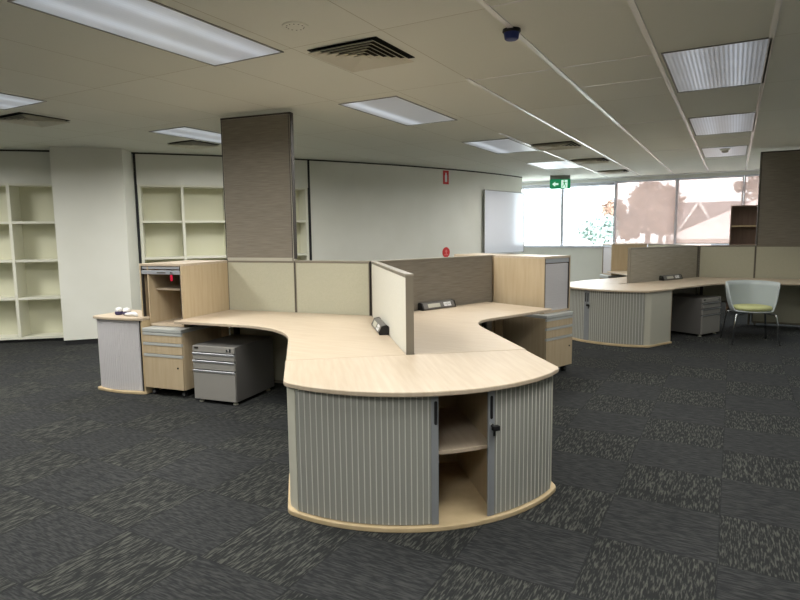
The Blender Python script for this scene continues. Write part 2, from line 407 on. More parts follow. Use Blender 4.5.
light(-.48,.150, 7.18,8.56, 'lens_c', LW*.45, 'striped prismatic ceiling light, middle of the row of three at right')
light(-.48,.120, 9.92,11.28, 'lens_d', LW*.12, 'dim prismatic ceiling light, farthest of the right row, by the smoke detector')
# unseen lamps added in the same pattern to brighten the near cabinet front
light(-3.2,-2.58, -1.0,.36, 'lens_a', LW*1.25, 'added unseen ceiling light in line with the near row, behind the camera')
light(-.48,.155, 1.76,3.1, 'lens_c', LW*.9, 'added unseen ceiling light in line with the right row, just above the frame')
light(-.48,.155, -1.0,.36, 'lens_c', LW*1.2, 'added unseen ceiling light in line with the right row, behind the camera')
light(-8.6,-7.95, 1.85,3.17, 'lens_a', LW*1.5, 'added unseen ceiling light beyond the left edge near the shelves')

def vent(x0, x1, y0, y1, label):
    c = ((x0+x1)/2,(y0+y1)/2,H); r = empty('ceiling_vent', c, 0, label, 'air vent', 'square ceiling air vents')
    w, l = (x1-x0)/2, (y1-y0)/2
    MB().box(-w,w,-l,l,-.004,-.001).build('vent_plate', 'vent', r)
    n = 6
    for k in range(n):
        a = w*(1-k/n); b = l*(1-k/n); m = MB(); g = .046
        for q in range(4):
            ca, sa = round(math.cos(q*PI/2)), round(math.sin(q*PI/2)); p, h = (a, b) if q % 2 == 0 else (b, a)
            ring = [(-h,p,-.028),(h,p,-.028),(max(h-g,.002),max(p-g,.002),-.003),(-max(h-g,.002),max(p-g,.002),-.003)]
            ring = [((x if q%2 == 0 else x), y, z) for x,y,z in ring]
            bb = len(m.v)
            for dz in (0,-.003):
                for x,y,z in ring: m.v.append((x*ca-y*sa, x*sa+y*ca, z+dz+.002))
            m.f += [tuple(bb+i for i in f) for f in ((0,1,2,3),(7,6,5,4),(0,4,5,1),(1,5,6,2),(2,6,7,3),(3,7,4,0))]
        m.build('vent_blade', 'ventblade', r)
vent(-2.45,-1.93, 3.19,3.69, 'dark square ceiling vent nearest the camera, top centre')
vent(-6.42,-5.95, 3.30,3.80, 'dark square ceiling vent behind the light at the left edge')
vent(-6.40,-5.94, 5.36,5.82, 'dark ceiling vent partly hidden left of the tall dark partition')
vent(-2.47,-1.92, 8.12,8.68, 'dark ceiling vent beside the far half-silvery light')
vent(-2.45,-1.91, 10.27,10.8, 'dark ceiling vent near the exit sign')
vent(-2.45,-1.91, 12.5,13.0, 'farthest dark ceiling vent, by the bright windows')

r = empty('ceiling_sensor', (-1.19,3.5,H), 0, 'small dark blue cap hanging from the ceiling bar, top centre', 'sensor')
MB().lathe([(.052,0),(.054,-.012),(.048,-.02)]).build('collar', 'black', r, smooth=False)
MB().lathe([(.046,-.018),(.041,-.052),(.034,-.058),(.012,-.06)]).build('cap_body', 'blue', r)
r = empty('ceiling_speaker', (-2.23,2.80,H), 0, 'small round perforated cover flush in the ceiling, left of the near vent', 'speaker')
MB().lathe([(.075,0),(.075,-.004),(.066,-.007),(.0,-.006)], seg=32).build('cover', 'ceil', r)
hl = MB()
for k in range(12): a = 2*PI*k/12; hl.lathe([(.0045,-.0068),(.0045,-.0072)], (.05*math.cos(a),.05*math.sin(a),0), 8)
hl.build('perforation', 'vent', r)
r = empty('smoke_detector', (-.17,10.2,H), 0, 'small round smoke detector on the ceiling by the far dim light', 'smoke detector')
MB().lathe([(.07,0),(.07,-.012),(.055,-.03)], seg=24).build('base', 'side', r)
MB().lathe([(.045,-.03),(.045,-.05),(.025,-.058),(.0,-.06)], seg=24).build('head', 'frame', r)

# exit sign hung from the ceiling
r = empty('exit_sign', (-3.32,13.05,H), math.radians(14), 'green hanging exit sign with white arrow and running figure', 'exit sign')
MB().box(-.21,.21,-.03,.03,-.075,0).build('housing', 'fit', r)
MB().box(-.215,.215,-.012,.012,-.285,-.075).build('panel', 'exit_green', r, bevel=.003)
ar = MB().prism_y([(-.165,-.18),(-.10,-.125),(-.10,-.160),(-.035,-.160),(-.035,-.200),(-.10,-.200),(-.10,-.235)], -.0165, -.012); ar.build('arrow', 'exit_white', r)
pic = MB().box(.025,.155,-.0155,-.012,-.265,-.095); pic.build('pictogram_field', 'exit_white', r)
fg = MB()
for a,b,w in (((.085,-.135),(.09,-.185),.022),((.09,-.185),(.06,-.215),.013),((.06,-.215),(.045,-.245),.012),((.09,-.185),(.115,-.21),.013),((.115,-.21),(.11,-.25),.012),((.085,-.145),(.055,-.165),.010),((.088,-.145),(.12,-.16),.010),((.12,-.16),(.135,-.145),.009)):
    d = Vector((b[0]-a[0],b[1]-a[1])).normalized(); n = Vector((-d.y,d.x))*w/2
    fg.prism_y([(a[0]+n.x,a[1]+n.y),(b[0]+n.x,b[1]+n.y),(b[0]-n.x,b[1]-n.y),(a[0]-n.x,a[1]-n.y)], -.0175, -.0155)
fg.prism_y([(.082+.014*math.cos(t*PI/6),-.116+.014*math.sin(t*PI/6)) for t in range(12)], -.0175, -.0155)
fg.build('running_figure', 'exit_green', r)

# signs on the curved wall
def on_wall(deg, z, dr=.002):
    p = pol(WR+dr, deg); return (p[0],p[1],z), math.radians(deg)+PI/2    # local -Y faces the room
l, rz = on_wall(-19.6, 2.485)
r = empty('extinguisher_sign', l, rz, 'small red upright sign with white bottle symbol high on the white wall', 'sign')
MB().box(-.075,.075,-.004,0,-.125,.125).build('sign_plate', 'red', r)
MB().prism_y([(-.028,-.085),(.028,-.085),(.028,.035),(.014,.06),(.014,.085),(-.014,.085),(-.014,.06),(-.028,.035)], -.006, -.004).build('bottle_symbol', 'white', r)
l, rz = on_wall(-19.6, 1.09)
r = empty('round_sign', l, rz, 'small round red sign low on the white wall above the dark partition', 'sign')
MB().prism_y([(.098*math.cos(2*PI*k/28),.098*math.sin(2*PI*k/28)) for k in range(28)], -.004, 0).build('disc', 'red', r)
pale = mat('pale_red_symbol', (226, 120, 116), .5)
sy = MB().prism_y([(-.012,-.055),(.012,-.055),(.012,.02),(-.012,.02)], -.006, -.004).prism_y([(-.036,.012),(.036,.012),(0,.058)], -.006, -.004).prism_y([(-.05,-.055),(-.02,-.055),(-.02,-.035),(-.05,-.035)], -.006,-.004).prism_y([(.02,-.055),(.05,-.055),(.05,-.035),(.02,-.035)], -.006,-.004)
sy.build('symbol', pale, r)
# whiteboard
l, rz = on_wall(-11.72, 1.66, .03)
r = empty('whiteboard', l, rz, 'glossy whiteboard at the right end of the white wall', 'whiteboard')
hw = .80
MB().box(-hw+.012,hw-.012,-.012,0,-.63,.63).build('board', 'board', r)
MB().box(-hw,-hw+.014,-.018,0,-.645,.645).box(hw-.014,hw,-.018,0,-.645,.645).box(-hw+.014,hw-.014,-.018,0,.63,.645).box(-hw+.014,hw-.014,-.018,0,-.645,-.63).build('board_frame', 'fit', r)
MB().box(-.5,.5,-.055,-.018,-.645,-.635).build('pen_tray', 'silver', r)

# ------------------------------------------------------------------ workstation clusters
TH = .05          # partition thickness
def panel(arm, a0, a1, z0, z1, left, right, label, group=None, foot=True, frame='frame', outline=False, cap=True):
    r = arm.thing('partition_panel', (a0+a1)/2, 0, label, 'partition', group, z=0)
    off = ((a0+a1)/2, 0, 0); h = TH/2; t = .014
    f = MB().box(a0+.002,a0+t,-h,h,z0,z1).box(a1-t,a1-.002,-h,h,z0,z1).box(a0+t,a1-t,-h,h,z1-.018,z1).box(a0+t,a1-t,-h,h,z0,z0+.03)
    f.build('panel_frame', frame, r, off, .002)
    if outline:
        MB().box(a0,a1,-h-.0012,h+.0012,z1-.016,z1+.001).build('top_trim', 'gasket', r, off)
        MB().box(a1-.012,a1-.002,-h-.0015,h+.0015,z0+.02,z1-.017).box(a1-.012,a1-.002,-h-.0015,h+.0015,z0,z0+.02).build('joint_strip', 'gasket', r, off)
        MB().box(a0+.012,a0+.02,-h-.0015,h+.0015,z0,z1-.017).build('joint_strip', 'gasket', r, off)
    elif cap:
        MB().box(a0-.001,a1+.001,-h-.002,h+.002,z1-.006,z1+.006).build('top_cap', 'cap', r, off, .002)
    MB().box(a0+t,a1-t,0.001,h-.002,z0+.03,z1-.018).build('fabric_face', left, r, off)
    MB().box(a0+t,a1-t,-h+.002,-.001,z0+.03,z1-.018).build('fabric_face', right, r, off)
    MB().box(a0-.003,a0+.004,-h-.0015,h+.0015,z0+.02,z1-.003).build('joint_strip', 'gasket', r, off)
    if foot and z0 > 0:
        m = MB()
        for a in (a0+.04, a1-.04): m.box(a-.015,a+.015,-.015,.015,0,z0)
        m.build('foot', 'frame', r, off)
    return r

def worktop(arm1, arm2, d1, d2, e1, e2, t1, t2, label, r1=.03, r2=.03):
    """boomerang top between arm1 and arm2 (arm2 lies 120 degrees clockwise of arm1);  d depth, e end along the arm, t where the inner curve starts"""
    off0 = TH/2+.004
    P1 = lambda a,p: Vector(arm1.pt(a,-p)); P2 = lambda a,p: Vector(arm2.pt(a,p))
    def cross(o1,u1,o2,u2):
        den = u1.x*u2.y-u1.y*u2.x; w = o2-o1; return o1+u1*((w.x*u2.y-w.y*u2.x)/den)
    v1 = (P1(1,0)-P1(0,0)); v2 = (P2(1,0)-P2(0,0))
    C = cross(P1(0,off0),v1,P2(0,off0),v2); K = cross(P1(0,d1),v1,P2(0,d2),v2)
    A = P1(t1,d1); B = P2(t2,d2)
    pts = [C, P1(e1,off0), P1(e1,d1)] + [A*(1-s)**2 + K*2*s*(1-s) + B*s*s for s in [k/24 for k in range(25)]] + [P2(e2,d2), P2(e2,off0)]
    rad = [0, 0, r1] + [0]*25 + [r2, 0]
    pts = [Vector(q) for q in rounded([tuple(q) for q in pts], rad, 6)]
    cen = sum(pts, Vector((0,0)))/len(pts)
    r = empty('desk_worktop', (cen.x,cen.y,.0), 0, label, 'desk worktop')
    MB().prism([(q.x-cen.x,q.y-cen.y) for q in pts], .6955, .72).build('top_surface', 'wood', r, bevel=.004)
    for q in (P1(e1-.12,.10), P2(e2-.12,.10) , C+(K-C)*.16):
        MB().box(q.x-cen.x-.022,q.x-cen.x+.022,q.y-cen.y-.022,q.y-cen.y+.022,0,.695).build('support_leg', 'gasket', r)
    return r

def dend_outline(hw, a0, a1, sag, rc, n=40):
    R = (hw*hw+sag*sag)/(2*sag); cx = a1+sag-R; th = math.asin(hw/R)
    arcp = [(cx+R*math.cos(-th+2*th*k/n), R*math.sin(-th+2*th*k/n)) for k in range(n+1)]
    pts = [(a0,hw),(a0,-hw)] + arcp
    rad = [0,0] + [rc] + [0]*(n-1) + [rc]
    # arc end points are the corners: simplify neighbours so the rounding has room
    keep = [(a0,hw),(a0,-hw),arcp[0]] + arcp[3:-3] + [arcp[-1]]
    rad = [0,0,rc] + [0]*(n+1-6) + [rc]
    return rounded(keep, rad, 6), (cx, R)

def dend(arm, a0, cy, label, gap, key=True):
    """D-end storage cabinet; gap = (n0,n1) the opening between doors, in Y to the left; doors wrap from the corners"""
    r = arm.thing('storage_cabinet', a0+.5, cy, label, 'cabinet', None)
    off = (.5, 0, 0)
    # everything below in coordinates with a = 0 at the back edge
    out, _ = dend_outline(.757, 0, .53, .345, .10); MB().prism(out, .695, .72).build('cabinet_top', 'wood', r, off, .005)
    out, (cx, R) = dend_outline(.757, .02, .52, .33, .09); MB().prism(out, 0, .026).build('base_plate', 'edge', r, off, .005)
    hw = .742; sag = .318; R = (hw*hw+sag*sag)/(2*sag); a1 = .51; cx = a1+sag-R
    P = lambda y, d=0: (cx+math.sqrt(max((R-d)**2-y*y,0)), y)
    MB().box(.03,.048,-hw,hw,.026,.695).build('back_panel', 'wood_up', r, off)
    for s in (-1,1):
        xc = P(hw)[0]
        path = [(.03,s*(hw-.006)), (xc-.055,s*(hw-.006)), (xc-.03,s*(hw-.010)), (xc-.008,s*(hw-.024)), P(s*(hw-.045),.006)]
        MB().strip(path, .012, .026, .695).build('side_panel', 'side', r, off)
    MB().box(.05,.68,.295,.31,.026,.695).build('divider', 'wood_up', r, off)
    sh = [(.05,-hw+.02),(P(-hw+.05,.06)[0],-hw+.02)] + [P(-hw+.06+(2*hw-.12)*k/24,.06) for k in range(25)] + [(P(hw-.05,.06)[0],hw-.02),(.05,hw-.02)]
    MB().prism(sh, .362, .384).build('shelf', 'wood', r, off, .003)
    lo = (-hw+.046, gap[0]); hi = (gap[1], hw-.046)
    for (ya, yb), lead in ((lo, 1), (hi, 0)):
        door = None
        n = 40; rail = .036
        ra = (ya, yb-rail) if lead else (ya+rail, yb)
        path = [P(ra[0]+(ra[1]-ra[0])*k/n, .004) for k in range(n+1)]
        door = MB().strip(path, .005, .03, .693).build('tambour_door', 'tambour', r, off)
        rb = MB(); m = int((ra[1]-ra[0])/.0275)
        for k in range(m):
            y = ra[0]+(k+.5)*(ra[1]-ra[0])/m; ang = math.asin(y/R); c = P(y, -.0005)
            t = (-math.sin(ang)*.0026, math.cos(ang)*.0026); o_ = (math.cos(ang)*.0016, math.sin(ang)*.0016)
            rb.prism([(c[0]-t[0]-o_[0],c[1]-t[1]-o_[1]),(c[0]-t[0]*.6+o_[0]*.6,c[1]-t[1]*.6+o_[1]*.6),(c[0]+t[0]*.6+o_[0]*.6,c[1]+t[1]*.6+o_[1]*.6),(c[0]+t[0]-o_[0],c[1]+t[1]-o_[1])], .032, .691)
        rb.build('rib', 'rib', door, off)
        # aluminium leading rail with a recessed slot handle
        yr = (yb-rail, yb) if lead else (ya, ya+rail)
        path = [P(yr[0]+(yr[1]-yr[0])*k/4, .003) for k in range(5)]
        rl = MB().strip(path, .012, .028, .694).build('door_rail', 'rail', door, off, .002)
        yc = yr[0]+rail*(.62 if lead else .52); c = P(yc, -.0035); ang = math.asin(yc/R)
        hp = rounded([(-.008,-.06),(.008,-.06),(.008,.06),(-.008,.06)], [.0078]*4, 6)
        h = MB().prism_y(hp, -.0008, .0008); h.xf(Matrix.Translation((c[0]-.5,c[1],.60)) @ Matrix.Rotation(ang+PI/2,4,'Z'))
        h.build('slot_handle', 'black', door)
        if key and not lead:
            lkb = MB().lathe([(.010,0),(.010,.006),(.007,.008)], seg=16); lkb.xf(Matrix.Translation((c[0]-.5,c[1],.51)) @ Matrix.Rotation(ang,4,'Z') @ Matrix.Rotation(PI/2,4,'Y')); lkb.build('lock', 'chrome', door)
            kb = MB().box(-.004,.022,-.018,.018,-.012,.012).box(-.006,.0,-.006,.006,-.045,-.012); kb.xf(Matrix.Translation((c[0]-.5+.01,c[1]+.014,.498)) @ Matrix.Rotation(ang,4,'Z')); kb.build('key', 'black', door, bevel=.002)
    return r

def hutch(arm, a0, a1, p0, p1, side, closed, label, to_floor=False, tagged=False, group=None, lift=None):
    """overhead storage box at an arm's end; side = -1: it opens to the right of the arm direction, +1: to the left"""
    r = arm.thing('storage_hutch', (a0+a1)/2, side*(p0+p1)/2, label, 'storage unit', group, flip=(side < 0))
    # local: X along, Y = opening direction
    w = (a1-a0)/2; d = (p1-p0)/2; t = .014; z0, z1 = .640, 1.217
    for s in (-1,1):
        MB().box(s*w-(t if s>0 else 0), s*w+(t if s<0 else 0), -d, d, 0 if to_floor else (lift if lift and s > 0 else z0), z1-.022).build('side_panel', 'wood_up', r, bevel=.0015)
    if lift: MB().box(w-.098,w-.086,-d,d-.004,z0,z1-.022).build('side_lining', 'wood_up', r)
    MB().box(-w,w,-d,d,z1-.022,z1).build('top_panel', 'wood', r, bevel=.002)
    MB().box(-w+t,w-t-(.086 if lift else 0),-d+.02,d-.004,z0,z0+.022).build('bottom_panel', 'wood', r)
    MB().box(-w+t,w-t,-d,-d+.012,0.0,z1-.022).build('back_panel', 'wood_up', r)
    for xa in (-w+t, w-t-.012): MB().box(xa,xa+.012,d-.03,d-.003,lift if lift and xa > 0 else z0+.022,z1-.022).build('shutter_track', 'gasket', r)
    if closed:
        sh = MB().box(-w+t+.012,w-t-.012,d-.022,d-.016,z0+.022,z1-.075).build('tambour_shutter', 'tambour_solid', r)
        n = 19; m = MB(); hh = (z1-.075-z0-.022)/n
        for k in range(n): zz = z0+.022+k*hh; m.prism_y([(-w+t+.013,zz+.002),(w-t-.013,zz+.002),(w-t-.013,zz+hh-.003),(-w+t+.013,zz+hh-.003)], d-.016, d-.011)
        m.build('slat', 'tambour_solid', sh)
        MB().box(-w+t,w-t,d-.03,d-.004,z1-.068,z1-.024).build('shutter_rail', 'silver', r, bevel=.002)
    else:
        MB().box(-w+t,w-t,d-.035,d-.006,z1-.05,z1-.026).build('head_rail', 'silver', r, bevel=.002)
        rl = MB().box(-w+t+.006,w-t-.006,d-.03,d-.002,z1-.098,z1-.062).build('shutter_rail', 'silver', r, bevel=.003)
        MB().box(-.06,.04,d-.002,d-.0005,z1-.088,z1-.074).build('handle_slot', 'ped', rl)
        MB().box(-w+t+.002,w-t-.002,-d+.1,d-.09,.965,.983).build('shelf', 'wood', r, bevel=.002)
        if tagged:
            x = -w+.105
            k = MB().tube([(x,d,z1-.08),(x,d+.016,z1-.08)], .009, 12).build('lock', 'chrome', rl)
            tg = MB().prism_y(rounded([(x-.012,z1-.155),(x+.012,z1-.155),(x+.013,z1-.1),(x-.013,z1-.1)], [.006]*4, 3), d+.008, d+.013).build('key_tag', 'redtag', rl)
    return r

def castor(m, x, y, r=.026):
    """twin-wheel castor"""
    for s in (-1,1):
        m.tube([(x,y+s*.006,r),(x,y+s*.02,r)], r, 16)
    m.tube([(x,y,r*1.2),(x,y,.075)], .008, 8)
    m.box(x-.018,x+.018,y-.018,y+.018,.068,.078)
def wood_pedestal(arm, a0, a1, p1, side, label, depth=.56, keys=False):
    r = arm.thing('drawer_pedestal', (a0+a1)/2, side*(p1-depth/2), label, 'drawer unit', None, flip=(side < 0))
    w = (a1-a0)/2; d = depth/2
    MB().box(-w,w,-d,d-.02,.075,.598).build('carcass', 'wood_up', r, bevel=.002)
    MB().box(-w,w,-d,d+.004,.598,.634).build('top_cap', 'pull', r, bevel=.006)
    zs = [(.078,.373),(.400,.478),(.505,.572)]
    for z0,z1 in zs:
        dr = MB().box(-w+.002,w-.002,d-.02,d,z0,z1).build('drawer', 'wood_up', r, bevel=.002)
        hd = MB()
        hd.prism([(-w+.002,d-.018),(w-.002,d-.018),(w-.002,d+.004),(-w+.002,d+.004)], z1, z1+.023).build('lip_handle', 'pull', dr, bevel=.001)
        if z0 < .1:
            MB().tube([(-.75*w,d-.002,.28),(-.75*w,d+.006,.28)], .008, 12).build('lock', 'black', dr)
    for x in (-w+.05,w-.05):
        for y in (-d+.06,d-.07):
            m = MB(); castor(m, x, y); cs = m.build('castor', 'rubber', r)
            MB().tube([(x,y-.021,.026),(x,y+.022,.026)], .014, 12).build('hub', 'chrome', cs)
    if keys:
        k = MB().tube([(-w-.002,d-.10,.38),(-w-.016,d-.10,.38)], .008, 10).box(-w-.03,-w-.014,d-.115,d-.085,.30,.37).build('key_bunch', 'black', r)
    return r
def steel_pedestal(arm, a0, a1, p1, side, label, depth=.60, h=.515):
    r = arm.thing('drawer_pedestal', (a0+a1)/2, side*(p1-depth/2), label, 'drawer unit', None, flip=(side < 0))
    w = (a1-a0)/2; d = depth/2
    MB().box(-w,w,-d,d-.022,.03,h).build('carcass', 'ped', r, bevel=.004)
    rail = MB().box(-w+.001,w-.001,d-.022,d-.004,h-.056,h-.002).build('lock_rail', 'ped_front', r, bevel=.003)
    MB().tube([(-w+.07,d-.004,h-.03),(-w+.07,d+.004,h-.03)], .011, 14).build('lock', 'chrome', rail)
    MB().box(-w+.035,-w+.052,d-.004,d-.0025,h-.045,h-.015).build('key_slot', 'black', rail)
    MB().box(w-.065,w-.022,d-.004,d-.0028,h-.03,h-.012).build('label_plate', 'gasket', rail)
    z = [(.035,.30),(.306,.385),(.391,h-.062)]
    for z0,z1 in z:
        dr = MB().box(-w+.001,w-.001,d-.022,d-.002,z0,z1-.016).build('drawer', 'ped_front', r, bevel=.003)
        # curled pull lip along the drawer's top edge
        prof = [(d-.002,z1-.02),(d+.003,z1-.018),(d+.007,z1-.004),(d+.004,z1),(d-.012,z1-.004),(d-.012,z1-.02)]
        lp = MB().prism([(y,zz) for y,zz in prof], -w+.001, w-.001); lp.v = [(c,a,b) for a,b,c in lp.v]
        lp.build('pull_lip', 'silver', dr)
    for x in (-w+.04,w-.04):
        for y in (-d+.05,d-.05):
            MB().lathe([(.022,0),(.022,.012),(.010,.016),(.010,.031)], (x,y,0), 14).build('glide_foot', 'side', r)
    return r

def power_box(arm, a, side, label, length=.36):
    """desk power outlet box lying along the foot of a partition"""
    r = arm.thing('power_outlet_box', a, side*(TH/2+.055), label, 'power box', None, flip=(side < 0), z=.7205)
    L = length/2
    prof = [(-.05,0),(.018,0),(.024,.016),(.002,.064),(-.036,.072),(-.05,.06)]
    b = MB().prism([(y,z) for y,z in prof], -L, L); b.v = [(c,y,z) for y,z,c in b.v]; b.build('housing', 'ped', r, bevel=.003)
    for s in (-1,1):
        e = MB().prism([(y*1.04,z*1.03) for y,z in prof], L*s, L*s+.016*s); e.v = [(c,y,z) for y,z,c in e.v]; e.build('end_cap', 'black', r)
    # sloping front face carries a data plate and two sockets
    sl = Vector((.002-.024,.064-.016)); n = Vector((sl.y,-sl.x)).normalized()
    ang = math.atan2(sl.y, sl.x)
    def plate(x0,x1,t0,t1,m,name,th,par):
        m_ = MB(); q = []
        for (tt,o_) in ((t0,0),(t1,0),(t1,th),(t0,th)): y = .024+sl.x*tt+n.x*o_; z = .016+sl.y*tt+n.y*o_; q.append((y,z))
        m_.prism(q, x0, x1); m_.v = [(c,y,z) for y,z,c in m_.v]; return m_.build(name, m, par)
    f = 1
    plate(min(f*-.01,f*.15),max(f*-.01,f*.15),.12,.85,'side','blank_plate',.003,r)
    for k in range(2):
        xc = f*(-.085-.052*k); sk = plate(xc-.022,xc+.022,.1,.9,'white','socket',.004,r)
        for dx in (-.008,.008): plate(xc+dx-.002,xc+dx+.002,.4,.6,'black','socket_slot',.005,sk)
    return r

def post(J, label):
    r = empty('partition_post', (J[0],J[1],0), 0, label, 'post')
    MB().lathe([(.026,0),(.026,1.212),(.022,1.216)], seg=12).build('post_body', 'frame', r)
    MB().lathe([(.027,1.2165),(.024,1.221)], seg=12).build('post_cap', 'cap', r)
# ---- near cluster
J1 = (-2.863, 4.626)
post(J1, 'slim taupe post where the three near partitions meet')
L, Sp, R = Arm(J1, -98.2), Arm(J1, 141.2), Arm(J1, 20.6)
panel(L, .03, .815, 0, 1.215, 'beige', 'beige', 'beige fabric partition facing the camera, between the tall dark one and the end-on panel')
panel(L, .815, 1.60, 0, 1.215, 'beige', 'beige', 'beige fabric partition directly under the tall dark panel, beside the open hutch', cap=False)
panel(L, .815, 1.60, 1.2155, 2.605, 'dark', 'dark', 'tall dark taupe panel rising to the ceiling above the beige partitions, left of centre', foot=False, frame='frame_light', outline=True)
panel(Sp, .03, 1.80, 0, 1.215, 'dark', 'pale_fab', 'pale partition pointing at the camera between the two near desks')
panel(R, .03, 1.61, 0, 1.215, 'beige', 'dark', 'dark taupe partition behind the right-hand near desk, beside the closed hutch')
worktop(Sp, L, .765, .85, 1.815, 1.58, 1.10, .92, 'curved maple worktop left of the pale partition, over the silver drawers', .004, .03)
worktop(R, Sp, .88, .755, 1.52, 1.815, .60, .90, 'curved maple worktop right of the pale partition, reaching the closed hutch', .03, .004)
dend(Sp, 1.82, -.012, 'D-shaped storage cabinet in front, frosted sliding doors half open on bare shelves', (-.009,.254))
hutch(L, 1.585, 2.07, .035, .70, 1, False, 'open maple hutch with a red key tag, left of the near desks', tagged=True, lift=.722)
hutch(R, 1.615, 2.065, .035, .70, -1, True, 'maple hutch with closed silver shutter at the end of the dark partition')
hutch(R, 1.63, 2.04, .035, .58, 1, True, 'maple hutch mostly hidden behind the dark partition, only its top edge showing', to_floor=True)
wood_pedestal(L, 1.535, 1.98, .80, 1, 'maple three-drawer pedestal on castors under the open hutch')
wood_pedestal(R, 1.575, 2.03, .765, -1, 'maple three-drawer pedestal with hanging keys under the closed hutch', keys=True)
steel_pedestal(L, .945, 1.385, .845, 1, 'silver grey three-drawer pedestal under the near left desk')
power_box(Sp, .86, -1, 'grey power outlet box at the foot of the pale partition, seen end-on', .42)
power_box(R, .74, -1, 'grey power outlet box against the dark taupe partition', .42)

# low tambour cupboard at the left end of the near cluster
def low_cupboard(arm, a0, a1, p1, label):
    r = arm.thing('low_cupboard', (a0+a1)/2, p1-.26, label, 'cupboard')
    w = (a1-a0)/2; d = .26
    # viewer's right is -X; the front bows slightly
    def outl(o, bow=.05):
        n = 12; front = [(-w-o+(2*w+2*o)*k/n, d+o-.05+bow*math.sin(PI*(k/n*.86+.07))) for k in range(n+1)]
        return rounded([(w+o,-d)]+[(-w-o,-d)]+front, [0,0,.04]+[0]*(n-1)+[.05], 5)
    MB().prism(outl(.0), .695, .72).build('cupboard_top', 'wood', r, bevel=.005)
    MB().prism(outl(.0), 0, .026).build('base_plate', 'edge', r, bevel=.005)
    MB().box(-w+.004,-w+.024,-d,d-.05,.026,.695).build('side_panel', 'edge', r, bevel=.002)
    MB().box(w-.03,w-.012,-d,d-.08,.026,.695).build('side_panel', 'side', r, bevel=.002)
    MB().box(-w+.024,w-.03,-d,-d+.015,.026,.695).build('back_panel', 'wood_up', r)
    n = 12; path = [(-w+.034,d-.13),(-w+.036,d-.075),(-w+.055,d-.052)] + [(-w+.075+(2*w-.12)*k/n, d-.07+.045*math.sin(PI*(k/n*.86+.07))) for k in range(n+1)] + [(w-.025,d-.085)]
    td = MB().strip(path, .01, .028, .693).build('tambour_door', 'tambour_solid', r)
    rb = MB()
    for k in range(1, 18):
        x = -w+.075+(2*w-.13)*k/18; y = d-.07+.045*math.sin(PI*((x+w-.075)/(2*w-.12)*.86+.07))+.005
        rb.box(x-.003,x+.003,y-.003,y+.0025,.03,.69)
    rb.build('rib', 'tambour_solid', td)
    MB().box(-w+.025,-w+.034,d-.15,d-.045,.028,.693).build('door_track', 'black', r)
    return r
low_cupboard(L, 1.99, 2.595, .835, 'low cupboard with pale tambour front and maple top at the far left of the desks')
r = L.thing('trinket', 2.34, .66, 'small white two-knobbed item with a pale strap lying on the low cupboard', 'small item', z=.7205)
for x in (-.045,.055): 
    MB().lathe([(.028,0),(.036,.012),(.036,.03),(.034,.034)], (x,0,0), 16).build('dark_base', mat('dark_violet_plastic',(62,56,92),.4), r)
    MB().lathe([(.034,.034),(.033,.05),(.024,.066),(.0,.072)], (x,0,0), 16).build('white_knob', 'white', r, smooth=True)
MB().tube([(-.06,.03,.012),(-.12,.06,.02),(-.19,.05,.024),(-.24,.07,.012)], [.012,.016,.02,.012], 8).build('strap', 'white', r, smooth=True)

# ---- far cluster
J2 = (-.49, 10.52)
post(J2, 'slim taupe post where the three far partitions meet')
L2, S2, R2 = Arm(J2, -33), Arm(J2, 207), Arm(J2, 87.5)
panel(S2, .03, 1.75, 0, 1.215, 'lit_taupe_fab', 'lit_taupe_fab', 'grey woven partition of the far desks, ending above the round-fronted cabinet')
panel(R2, .03, .79, .33, 1.215, 'beige', 'beige', 'beige far partition between the grey one and the one under the tall panel')
panel(R2, .79, 1.60, .03, 1.215, 'beige', 'beige', 'beige far partition under the tall panel at the right edge', cap=False)
panel(R2, .79, 1.60, 1.2155, 2.605, 'lit_taupe_fab', 'dark', 'tall taupe panel rising to the ceiling at the right edge', foot=False, outline=True)
panel(L2, .03, 1.58, 0, 1.215, 'beige', 'beige', 'partition behind the grey woven one, only its top edge showing')
worktop(R2, S2, .90, .80, 1.60, 1.955, .80, 1.10, 'far maple worktop behind the chair, between the grey and beige partitions', .03, .004)
worktop(S2, L2, .72, .80, 1.955, 1.58, 1.05, .90, 'far maple worktop behind the grey woven partition', .004, .03)
dend(S2, 1.96, .085, 'D-shaped storage cabinet of the far desks, tambour doors closed', (.03,.033))
hutch(L2, 1.60, 2.03, .035, .70, 1, True, 'maple hutch with silver shutter behind the grey woven partition')
wood_pedestal(L2, 1.57, 1.98, .76, 1, 'maple pedestal below the hutch behind the grey woven partition')
steel_pedestal(S2, .80, 1.26, .83, 1, 'dark steel three-drawer pedestal in shade under the far desk', depth=.6, h=.53)
power_box(S2, .80, 1, 'white-faced power outlet box against the grey woven far partition', .46)

